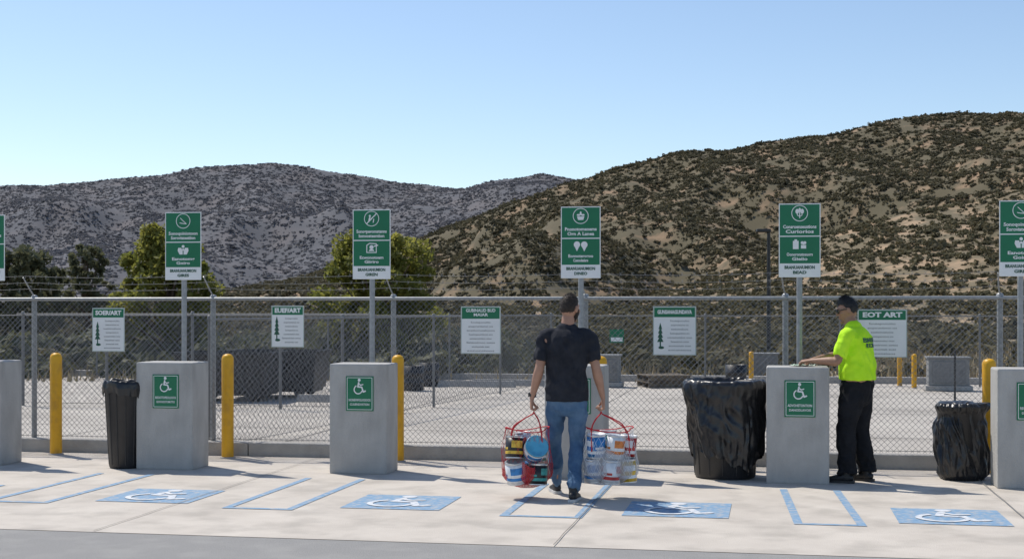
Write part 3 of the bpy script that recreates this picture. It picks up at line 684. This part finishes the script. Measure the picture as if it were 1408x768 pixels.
# ------------------------------------------------------------------ carried net bags and paint cans
def colmat(nm,c,c2=None): return pmat(nm,c,c2 or tuple(x*.75 for x in c),scale=18,rough=.4,lo=.47,hi=.53,detail=2)
CM=dict(blue=colmat('can_blue',(.03,.22,.55)),sky=colmat('can_light_blue',(.10,.42,.62),(.09,.38,.57)),white=colmat('can_white',(.80,.81,.82),(.70,.72,.74)),black=colmat('can_black',(.02,.02,.022)),
 red=colmat('can_red',(.50,.03,.03)),yellow=colmat('can_yellow',(.75,.48,.05)),teal=colmat('can_teal',(.05,.33,.30)),orange=colmat('can_orange',(.7,.22,.05)),grey=colmat('can_grey',(.38,.40,.42)),navy=colmat('can_navy',(.03,.06,.2)))
def can(loc,tilt,r,h,body,lid,band,label):
    t=thing('paint_can',label,'paint can',loc,0); t.rotation_euler=tuple(R(a) for a in tilt); t['group']='paint cans in the carried net bags'
    mb=MB(); mb.lathe([(0,-h/2),(r*.96,-h/2),(r*1.02,-h/2+.003),(r*1.0,-h/2+.008),(r,h/2-.01),(r*1.03,h/2-.006),(r*1.03,h/2)],28); part(t,'can_body',mb,[M_tin])
    mb=MB(); mb.lathe([(r*1.002,-h*.44),(r*1.012,-h*.44),(r*1.012,h*.43),(r*1.002,h*.43)],28)
    n=28
    for b0,b1,a0,a1 in ((-.30,-.16,0,28),(.02,.26,3,10),(-.02,.30,17,23),(-.1,.0,11,15)):
        vs=[];fs2=[]
        for k in range(a0,a1+1):
            q=2*math.pi*k/n
            for z in (b0*h,b1*h): vs.append((r*1.018*math.cos(q),r*1.018*math.sin(q),z))
        for k in range(a1-a0): fs2.append((2*k,2*k+2,2*k+3,2*k+1))
        mb.add(vs,fs2,1,True)
    part(t,'label_wrap',mb,[CM[body],CM[band]])
    mb=MB(); mb.lathe([(r*1.0,h/2-.001),(r*1.0,h/2+.004),(r*.90,h/2+.005),(r*.87,h/2-.002),(r*.3,h/2-.001),(0.001,h/2-.001)],28); part(t,'lid',mb,[CM[lid]])
def net_bag(cx,apex,w2,z0,z1,tilt,label,film,ufilm,netm,boxy):
    D=apex[1]
    t=thing('net_bag',label,'bag',(cx,D,z0),0)
    H=z1-z0
    def sf(u,a,o=1.0):
        k=min(1,((u+.01)/.20))**.40 if u<.19 else 1
        k*=1-.30*max(0,u-.55)
        sag=.02*math.sin(a*2+1)
        ca,sa=math.cos(a),math.sin(a)
        if boxy: q=.75; ca=math.copysign(abs(ca)**q,ca); sa=math.copysign(abs(sa)**q,sa)
        lump=(1+.04*math.sin(a*5+u*7)+.03*math.sin(a*9-u*11))*o
        return Vector((w2*k*lump*ca+tilt*u*H,w2*.66*k*lump*sa,u*H+sag*u))
    mb=MB(); ns=26
    for s_ in (1,-1):
        for i in range(ns):
            pts=[sf(.02+.98*j/11,2*math.pi*i/ns+s_*1.1*j/11) for j in range(12)]
            mb.tube(pts,.0010,4,smooth=False)
    part(t,'netting',mb,[netm])
    mb=MB(); na=64; nu_=14; vs=[];fs_=[]
    for i in range(nu_+1):
        for k in range(na):
            a=2*math.pi*k/na; top=ufilm*(1+.25*math.sin(a*3)+.15*math.sin(a*7+2)); vs.append(sf(top*i/nu_,a,.99+.02*math.sin(a*13+i)))
    for i in range(nu_):
        for k in range(na): fs_.append((i*na+k,i*na+(k+1)%na,(i+1)*na+(k+1)%na,(i+1)*na+k))
    fs_.append(list(range(na))[::-1]); mb.add(vs,fs_,0,True); part(t,'fabric_base',mb,[film])
    mb=MB(); pts=[sf(1.0,2*math.pi*i/40) for i in range(41)]; mb.tube(pts,.0050,6)
    part(t,'rim_cord',mb,[M_red])
    ap=Vector(apex)-Vector((cx,D,z0))
    for s_ in (-1,1):
        A_=sf(1,-math.pi/2-.72) if s_<0 else sf(1,math.pi/2+.72); B_=sf(1,-math.pi/2+.72) if s_<0 else sf(1,math.pi/2-.72)
        A2=sf(.6,-math.pi/2-.72) if s_<0 else sf(.6,math.pi/2+.72); B2=sf(.6,-math.pi/2+.72) if s_<0 else sf(.6,math.pi/2-.72)
        top=ap+Vector((0,s_*.012,0))
        mb=MB(); pts=[A2,A_,A_.lerp(top,.55)+Vector((-.012,s_*.006,0)),top+Vector((-.010,0,-.02)),top+Vector((0,0,0)),top+Vector((.010,0,-.02)),B_.lerp(top,.55)+Vector((.012,s_*.006,0)),B_,B2]
        C_=catmull([tuple(p) for p in pts],4); mb.tube([Vector(c) for c in C_],.0055,6); part(t,'handle',mb,[M_red])
apL=(MX-.305+.02-.005,MY+.026,.868-.118); apR=(MX+.310-.02+.006,MY+.026,.868-.118)
net_bag(MX-.35,apL,.215,.095,.60,0,'red net carrier bag full of old paint cans',M_redfilm,.36,M_red,False)
net_bag(MX+.375,apR,.235,.125,.60,-.03,'pale net carrier bag bulging with paint cans, red handles',M_whfilm,.55,M_white,True)
lx=MX-.35; D=MY+.026
for p in [((lx-.095,D-.062,.235),(8,-10,20),.086,.19,'white','grey','blue','white labelled paint can tilted in net bag'),
          ((lx+.095,D-.058,.215),(0,5,70),.082,.18,'black','grey','teal','black paint can with teal band in net bag'),
          ((lx-.01,D+.082,.21),(4,0,0),.075,.18,'grey','blue','white','grey paint can in net bag'),
          ((lx-.105,D-.045,.445),(-6,6,30),.078,.19,'black','black','yellow','black and yellow paint can at top of bag'),
          ((lx+.070,D-.070,.430),(62,0,14),.100,.15,'white','sky','blue','large paint can lying with light blue lid'),
          ((lx-.03,D+.085,.47),(0,-4,0),.07,.19,'white','white','red','white and red paint can standing in net bag'),
          ((lx+.115,D+.085,.40),(4,8,50),.062,.17,'teal','blue','white','teal paint can in net bag')]: can(*p)
lx=MX+.370
for p in [((lx-.145,D-.03,.245),(3,-3,10),.080,.20,'white','white','blue','white and blue paint can in net bag'),
          ((lx+.005,D-.085,.240),(4,-2,80),.082,.20,'white','white','red','white paint can with red band'),
          ((lx+.150,D-.035,.245),(0,4,200),.076,.20,'yellow','grey','white','yellow paint can in net bag'),
          ((lx+.03,D+.085,.25),(0,0,0),.076,.18,'navy','white','white','navy paint can in net bag'),
          ((lx-.120,D-.045,.460),(-3,-4,120),.080,.20,'blue','white','white','blue and white paint can near top of bag'),
          ((lx+.045,D-.065,.455),(5,3,40),.080,.20,'white','white','orange','white paint can with orange band near top of bag'),
          ((lx+.165,D+.020,.450),(3,6,0),.064,.19,'red','white','white','red and white paint can near top of bag'),
          ((lx-.01,D+.085,.49),(-4,0,0),.074,.18,'white','white','teal','white and teal paint can at back of bag')]: can(*p)
# ------------------------------------------------------------------ yard objects
def trailer(X,Y,label,rz):
    t=thing('utility_trailer',label,'trailer',(X,Y,0),rz)
    mb=MB(); mb.add([(-.78,-.5,.16),(.78,-.5,.16),(.78,.5,.16),(-.78,.5,.16),(-.85,-.58,.84),(.85,-.58,.84),(.85,.58,.84),(-.85,.58,.84)],[(0,3,2,1),(0,1,5,4),(1,2,6,5),(2,3,7,6),(3,0,4,7)])
    for q in range(6):
        x=-.7+q*.28; mb.box((x,-.56,.5),(.04,.05,.64),0)
    mb.box((0,-.6,.85),(1.76,.05,.05),0); mb.box((0,.6,.85),(1.76,.05,.05),0); mb.box((-.87,0,.85),(.05,1.15,.05),0); mb.box((.87,0,.85),(.05,1.15,.05),0); part(t,'body',mb,[M_blackm])
    mb=MB(); mb.box((0,0,.13),(1.5,.8,.06)); part(t,'frame',mb,[M_blackm])
    for x in (-.5,.5):
        for y in (-.42,.42):
            mb=MB(); mb.lathe([(0,-.04),(.06,-.04),(.09,-.04),(.10,-.02),(.10,.02),(.09,.04),(.06,.04),(0,.04)],24,M=Matrix.Rotation(R(90),3,'X'),c=(x,y,.10)); part(t,'wheel',mb,[M_bin])
X,Y=ground(318,549); trailer(X,Y,'low dark boxy wheeled container parked in the yard',-.15)
X,Y=ground(378,546); trailer(X,Y+.5,'low dark boxy wheeled container beside another one',-.1)
M_cab=pmat('cabinet_grey',(.20,.20,.195),(.26,.26,.25),scale=5,rough=.7)
def cabinet(X,Y,w,h,label):
    t=thing('utility_cabinet',label,'cabinet',(X,Y,0),-A)
    mb=MB(); mb.box((0,0,.05),(w+.12,.55,.1),1,bev=.01); mb.box((0,0,.1+h/2),(w,.45,h),0,bev=.02); mb.box((0,0,.115+h),(w+.06,.5,.04),0,bev=.01); part(t,'housing',mb,[M_cab,M_curb])
    mb=MB(); mb.box((0,-.235,.1+h/2),(w*.8,.015,h*.8),0,bev=.004); mb.box((w*.3,-.25,.1+h/2),(.02,.02,.1),0); part(t,'door',mb,[M_galvd])
for px,py,w_,h_ in ((838,531,.45,.55),(1052,522,.6,.5),(1303,536,.8,.55)):
    X,Y=ground(px,py); cabinet(X,Y,w_,h_,'grey utility cabinet on concrete plinth in the yard')
for px,py in ((568,536),(1012,534),(590,530)):
    X,Y=ground(px,py); t=thing('steel_drum','dark steel drum standing in the yard','drum',(X,Y,0),0,group='drums in the yard')
    mb=MB(); mb.lathe([(0,0),(.21,0),(.22,.01),(.215,.15),(.225,.16),(.215,.17),(.215,.33),(.225,.34),(.215,.35),(.22,.5),(.2,.5),(.2,.48),(0,.48)],24); part(t,'shell',mb,[M_bin])
for px,py in ((655,531),(700,529),(760,530),(470,552)):
    X,Y=ground(px,py); mb=MB(); mb.add([(-.85,-.09,0),(.85,-.09,0),(.85,.09,0),(-.85,.09,0),(-.8,-.05,.13),(.8,-.05,.13),(.8,.05,.13),(-.8,.05,.13)],[(0,1,5,4),(1,2,6,5),(2,3,7,6),(3,0,4,7),(4,5,6,7)])
    thing('wheel_stop','low concrete wheel stop on the yard floor','wheel stop',(X,Y,-.006),-A,mb.mesh('wheel_stop',[M_curb]),group='wheel stops in the yard')
X,Y=ground(912,531); t=thing('pallet','weathered wooden pallets stacked on yard floor','pallet',(X,Y,0),.2); mb=MB()
M_wood=pmat('old_wood',(.10,.08,.06),(.18,.15,.11),scale=8,rough=.95)
for l in range(2):
    z=.0+l*.14
    for q in range(3): mb.box((0,-.4+q*.4,z+.05),(.9,.09,.09))
    for q in range(7): mb.box((-.42+q*.14,0,z+.108),(.10,.95,.02))
part(t,'boards',mb,[M_wood])
X,Y=row(row_x(848,17.4),17.4); t=thing('fence_sign','small green notice on distant yard fence','sign',(X,Y,hgt(471,Y)),-A)
mb=MB(); mb.box((0,0,.15),(.32,.004,.30),0); mb.flat([(-.13,.03),(.13,.03),(.13,.12),(-.13,.12)],1,-.003); part(t,'panel',mb,[M_green,M_white])
X,Y=ground(1057,500); t=thing('lamp_post','slim black lamp post with flat lamp head','lamp post',(X,Y,0),0)
mb=MB(); mb.tube([(0,0,0),(0,0,hgt(316,Y))],[.07,.05],10); mb.lathe([(.14,0),(.14,.04),(.08,.06)],12); part(t,'pole',mb,[M_blackm])
mb=MB(); mb.box((-.16,0,hgt(317,Y)),(.42,.22,.10),0,bev=.02); part(t,'lamp_head',mb,[M_blackm])
X,Y=ground(1313,556); t=thing('marker_post','thin dark post standing on the yard floor','post',(X,Y,0),0); mb=MB(); mb.tube([(0,0,0),(0,0,.95)],.02,8); mb.box((0,0,.02),(.25,.25,.04),0,bev=.005); part(t,'pole',mb,[M_blackm])
# ------------------------------------------------------------------ trees
def leaves(centres,rads,n,size):
    c=len(centres); idx=np.random.randint(0,c,n); ctr=np.array(centres)[idx]; rd=np.array(rads)[idx]
    d=np.random.normal(size=(n,3)); d/=np.linalg.norm(d,axis=1)[:,None]; rr=np.random.rand(n,1)**.6
    P=ctr+d*rr*rd[:,None]*np.array([1,1,.8])
    a=np.random.normal(size=(n,3)); a/=np.linalg.norm(a,axis=1)[:,None]; b=np.cross(a,np.random.normal(size=(n,3))); b/=np.linalg.norm(b,axis=1)[:,None]
    s_=size*(.6+.8*np.random.rand(n,1))
    V=np.stack([P-a*s_,P+b*s_*.5,P+a*s_,P-b*s_*.5],1).reshape(-1,3); Fq=np.arange(n*4).reshape(n,4); return V,Fq
def tree(X,Y,H,W,label,nl,ls,lm,seed,low=.25,rk=1):
    random.seed(seed); np.random.seed(seed)
    t=thing('tree',label,'tree',(X,Y,0),0)
    mb=MB(); mb.tube([(0,0,-.1),(.03,0,H*.25),(-.02,.03,H*.45),(0,0,H*.8)],[.13*H/4,.10*H/4,.07*H/4,.02],10)
    cs=[];rs=[]
    for i in range(60):
        u=(i+.5)/60; z=H*(low+(.92-low)*u); rad=W/2*(1-.5*max(0,u-.45)*1.5)*math.sqrt(random.random())*.95; q=i*2.4+random.random()
        c=(rad*math.cos(q),rad*math.sin(q),z); cs.append(c); rs.append(rk*W*(.06+.075*random.random()))
        if i%2==0: mb.tube([(0,0,z*.5),(c[0]*.5,c[1]*.5,z*.72),c],[.045*H/4,.03*H/4,.008],6)
    part(t,'trunk',mb,[M_bark])
    V,Fq=leaves(cs,rs,nl,ls); link('crown',np_mesh('crown',V,Fq,[lm]),t)
def pxtree(px,top,D,wpx,label,nl,ls,lm,seed,low=.25,rk=1): tree((px-CX)/F*D,D,hgt(top,D),wpx/F*D,label,nl,ls,lm,seed,low,rk)
pxtree(229,300,36,150,'broad yellow green tree behind the fence',16000,.072,M_leaf,3,.22,1.1)
pxtree(521,311,36,172,'rounded yellow green tree behind the fence',20000,.072,M_leaf,8,.2,1.15)
pxtree(25,335,75,120,'dark dusty tree beyond the yard',7000,.18,M_leaf2,5,.1)
pxtree(120,328,80,70,'sparse dusty tree beyond the yard',3000,.16,M_leaf2,6,.2)
pxtree(70,360,85,60,'low dark tree beyond the yard',3500,.18,M_leaf2,9,.1)
random.seed(11); np.random.seed(11)
# ------------------------------------------------------------------ hills
Rpx=[-900,-200,100,300,400,500,590,650,720,800,860,930,1000,1080,1130,1180,1240,1300,1408,1600,2000,2600]
Rpy=[424,421,414,404,388,354,323,300,272,247,230,211,207,193,188,177,163,156,156,150,175,230]
Lpx=[-1200,-500,0,60,120,170,240,300,370,430,490,560,640,690,740,800,900,1100,1500,2200]
Lpy=[300,270,256,254,250,247,236,229,223,232,242,252,258,247,240,247,265,290,330,400]
Npx=[-400,400,850,930,1000,1080,1150,1250,1330,1408,1550,2000]
Npy=[424,422,410,392,372,345,318,292,282,262,225,190]
def mkH(PX,PY,Yr,y0,back,amp,fs1,sd):
    def H(x,y):
        x=np.asarray(x,float);y=np.asarray(y,float)
        px=CX+F*x/Yr; hr=(HZ-np.interp(px,PX,PY))/F*Yr+CH
        t=np.clip((y-y0)/(Yr-y0),0,1); pr=np.where(y<Yr,t*(.78+.22*t),np.clip(1-(np.maximum(y-Yr,0)/back)**1.5,0,1))
        e=np.where(y<Yr,4*pr*(1-pr),0)**1.1*np.clip(hr/25,0,1)
        z0=np.zeros_like(x)+sd
        nz=fbm(np.stack([x/fs1+sd,y/(fs1*1.7),z0],1),3)
        rid=1-2.0*np.sqrt(.02+pn(np.stack([x/(fs1*.8)+y/(fs1*3)+sd,y/(fs1*2.5),z0+3],1))**2)
        rid2=1-2.0*np.sqrt(.01+pn(np.stack([x/(fs1*.35)+y/(fs1*1.6)+sd,y/(fs1*1.3),z0+9],1))**2)
        return hr*pr+amp*e*(nz*.8+rid*.9+rid2*.4-.95)+amp*.08*pn(np.stack([x/(fs1*.25),y/(fs1*.25),z0],1))*np.minimum(1,pr*4)-(pr<=0)*1.0
    return H
def hill(name,H,x0,x1,y0,y1,nx,ny,mat):
    xs=np.linspace(x0,x1,nx); ys=np.linspace(y0,y1,ny); XX,YY=np.meshgrid(xs,ys); XX=XX.ravel();YY=YY.ravel()
    V=np.stack([XX,YY,H(XX,YY)],1); i=np.arange((nx-1)*(ny-1)); r=i//(nx-1); c=i%(nx-1); a=r*nx+c
    Fq=np.stack([a,a+1,a+nx+1,a+nx],1); link(name,np_mesh(name,V,Fq,[mat],True),None,kind='structure')
HR=mkH(Rpx,Rpy,330,120,160,11,40,1.3); HL=mkH(Lpx,Lpy,1000,420,400,28,130,7.7); HN=mkH(Npx,Npy,205,85,90,4,28,4.1)
M_soilR=pmat('hill_soil',(.34,.225,.14),(.20,.15,.09),scale=.05,rough=1,bump=.6,bscale=.8,detail=12,c3=(.105,.09,.052),s3=.16,k3=.95,lo3=.34,hi3=.50)
M_soilN=pmat('foothill_soil',(.42,.29,.18),(.28,.205,.125),scale=.09,rough=1,bump=.6,bscale=1.2,detail=12,c3=(.13,.11,.065),s3=.25,k3=.85,lo3=.38,hi3=.54)
M_soilL=pmat('hazed_hill_soil',(.155,.14,.14),(.115,.115,.125),scale=.035,rough=1,bump=.4,bscale=.3,detail=14,c3=(.10,.103,.115),s3=.05,k3=.9,lo3=.38,hi3=.56)  # bluish distance haze is mixed into these soil colours
hill('hill',HR,-260,420,115,480,340,180,M_soilR); hill('hill',HL,-900,1000,410,1380,380,190,M_soilL); hill('hill',HN,-160,260,80,290,240,130,M_soilN)
def shrub_proto(n,ls,seed):
    rs=np.random.RandomState(seed); k=6; c=rs.uniform(-.55,.55,(k,3)); c[:,2]=rs.uniform(.0,.55,k); rd=rs.uniform(.35,.6,k)
    i=rs.randint(0,k,n); d=rs.normal(size=(n,3)); d[:,2]=np.abs(d[:,2])*1.1-.2; d/=np.linalg.norm(d,axis=1)[:,None]; P=c[i]+d*rd[i][:,None]*(rs.rand(n,1)**.2)
    nr=d+rs.normal(scale=.35,size=(n,3)); nr/=np.linalg.norm(nr,axis=1)[:,None]
    a=np.cross(nr,rs.normal(size=(n,3))); a/=np.linalg.norm(a,axis=1)[:,None]; b=np.cross(nr,a); s_=ls*rs.uniform(.6,1.4,(n,1))
    return np.stack([P-a*s_,P-b*s_*.7,P+a*s_,P+b*s_*.7],1).reshape(-1,3)
def scatter(name,pts,rad,mat,n,ls,flat=.8,nvar=8,sd=0):
    pts=np.asarray(pts); N_=len(pts); var=np.stack([shrub_proto(n,ls,sd*10+v) for v in range(nvar)]); VV=var[np.random.randint(0,nvar,N_)]
    q=np.random.rand(N_)*6.283; c,s_=np.cos(q)[:,None],np.sin(q)[:,None]
    x=VV[:,:,0]*c-VV[:,:,1]*s_; y=VV[:,:,0]*s_+VV[:,:,1]*c; z=VV[:,:,2]*flat
    P=np.stack([x,y,z],2)*np.asarray(rad)[:,None,None]*np.random.uniform(.8,1.25,(N_,1,3))+pts[:,None,:]
    return link(name,np_mesh(name,P.reshape(-1,3),np.arange(N_*n*4).reshape(-1,4),[mat]),None,kind='stuff')
def place(H,n,x0,x1,y0,y1,rlo,rhi,mask,sd,dens,leak=.15):
    rs=np.random.RandomState(sd*7+1); m=n*5; y=rs.uniform(y0,y1,m); x=rs.uniform(x0,x1,m); ok=np.abs(x/y)<.42; x=x[ok];y=y[ok]
    f=fbm(np.stack([x/mask+sd,y/(mask*1.5),0*x+sd],1),5)+rs.normal(0,.12,len(x)); ok=(f>dens)|(rs.rand(len(x))<leak); x=x[ok][:n];y=y[ok][:n]
    z=H(x,y); r=rlo+(rhi-rlo)*rs.rand(len(x))**2; return np.stack([x,y,z-.1*r],1),r
M_bR=pmat('chaparral',(.072,.066,.038),(.145,.125,.07),scale=.12,rough=.95,lo=.35,hi=.65,detail=8,world=True,translucent=.3)
M_bN=pmat('chaparral_near',(.07,.067,.035),(.17,.145,.078),scale=.3,rough=.95,lo=.35,hi=.65,detail=8,world=True,translucent=.3)
M_bL=pmat('hazed_chaparral',(.125,.128,.145),(.17,.168,.178),scale=.03,rough=1,lo=.35,hi=.65,world=True,translucent=.45)  # shrub colours greyed and blued as painted air haze; translucency softens them further
p,r=place(HR,52000,-130,150,125,340,.30,1.0,8,2,-.34,.22); scatter('hillside_shrubs',p,r,M_bR,22,.36,.8,sd=1)
p,r=place(HN,18000,-80,110,88,212,.20,.75,5,5,-.14,.2); scatter('hillside_shrubs',p,r,M_bN,32,.32,.85,sd=2)
p,r=place(HL,50000,-430,200,480,1010,.7,1.9,16,9,-.25,.3); scatter('distant_shrubs',p,r,M_bL,10,.50,.6,sd=3)
flatg=lambda x,y:-.05+0*x
p,r=place(flatg,5000,-45,45,33,110,.25,.8,9,12,-.10); scatter('scrub',p,r,M_bN,90,.19,.95,sd=4)
p,r=place(flatg,500,-16,0,33,60,.5,1.1,9,15,-.3); scatter('scrub',p,r,M_leaf2,200,.13,1.1,sd=5)
n=16000; gx=np.random.uniform(-22,26,n); gy=np.random.uniform(31.5,62,n); ok=np.abs(gx/gy)<.42; gx=gx[ok]; gy=gy[ok]; n=len(gx)
hh=np.random.uniform(.12,.4,n); q=np.random.rand(n)*3.14; wx=np.cos(q)*.035; wy=np.sin(q)*.035; lean=np.random.normal(0,.08,(n,2))
V=np.stack([np.stack([gx-wx,gy-wy,-.04*np.ones(n)],1),np.stack([gx+wx,gy+wy,-.04*np.ones(n)],1),np.stack([gx+lean[:,0],gy+lean[:,1],hh],1)],1).reshape(-1,3)
M_grass=pmat('dry_grass',(.28,.215,.12),(.40,.32,.18),scale=.5,rough=1)
link('dry_grass',np_mesh('dry_grass',V,np.arange(n*3).reshape(n,3),[M_grass]),None,kind='stuff')
bpy.data.scenes.remove(TS)
bpy.context.view_layer.update()
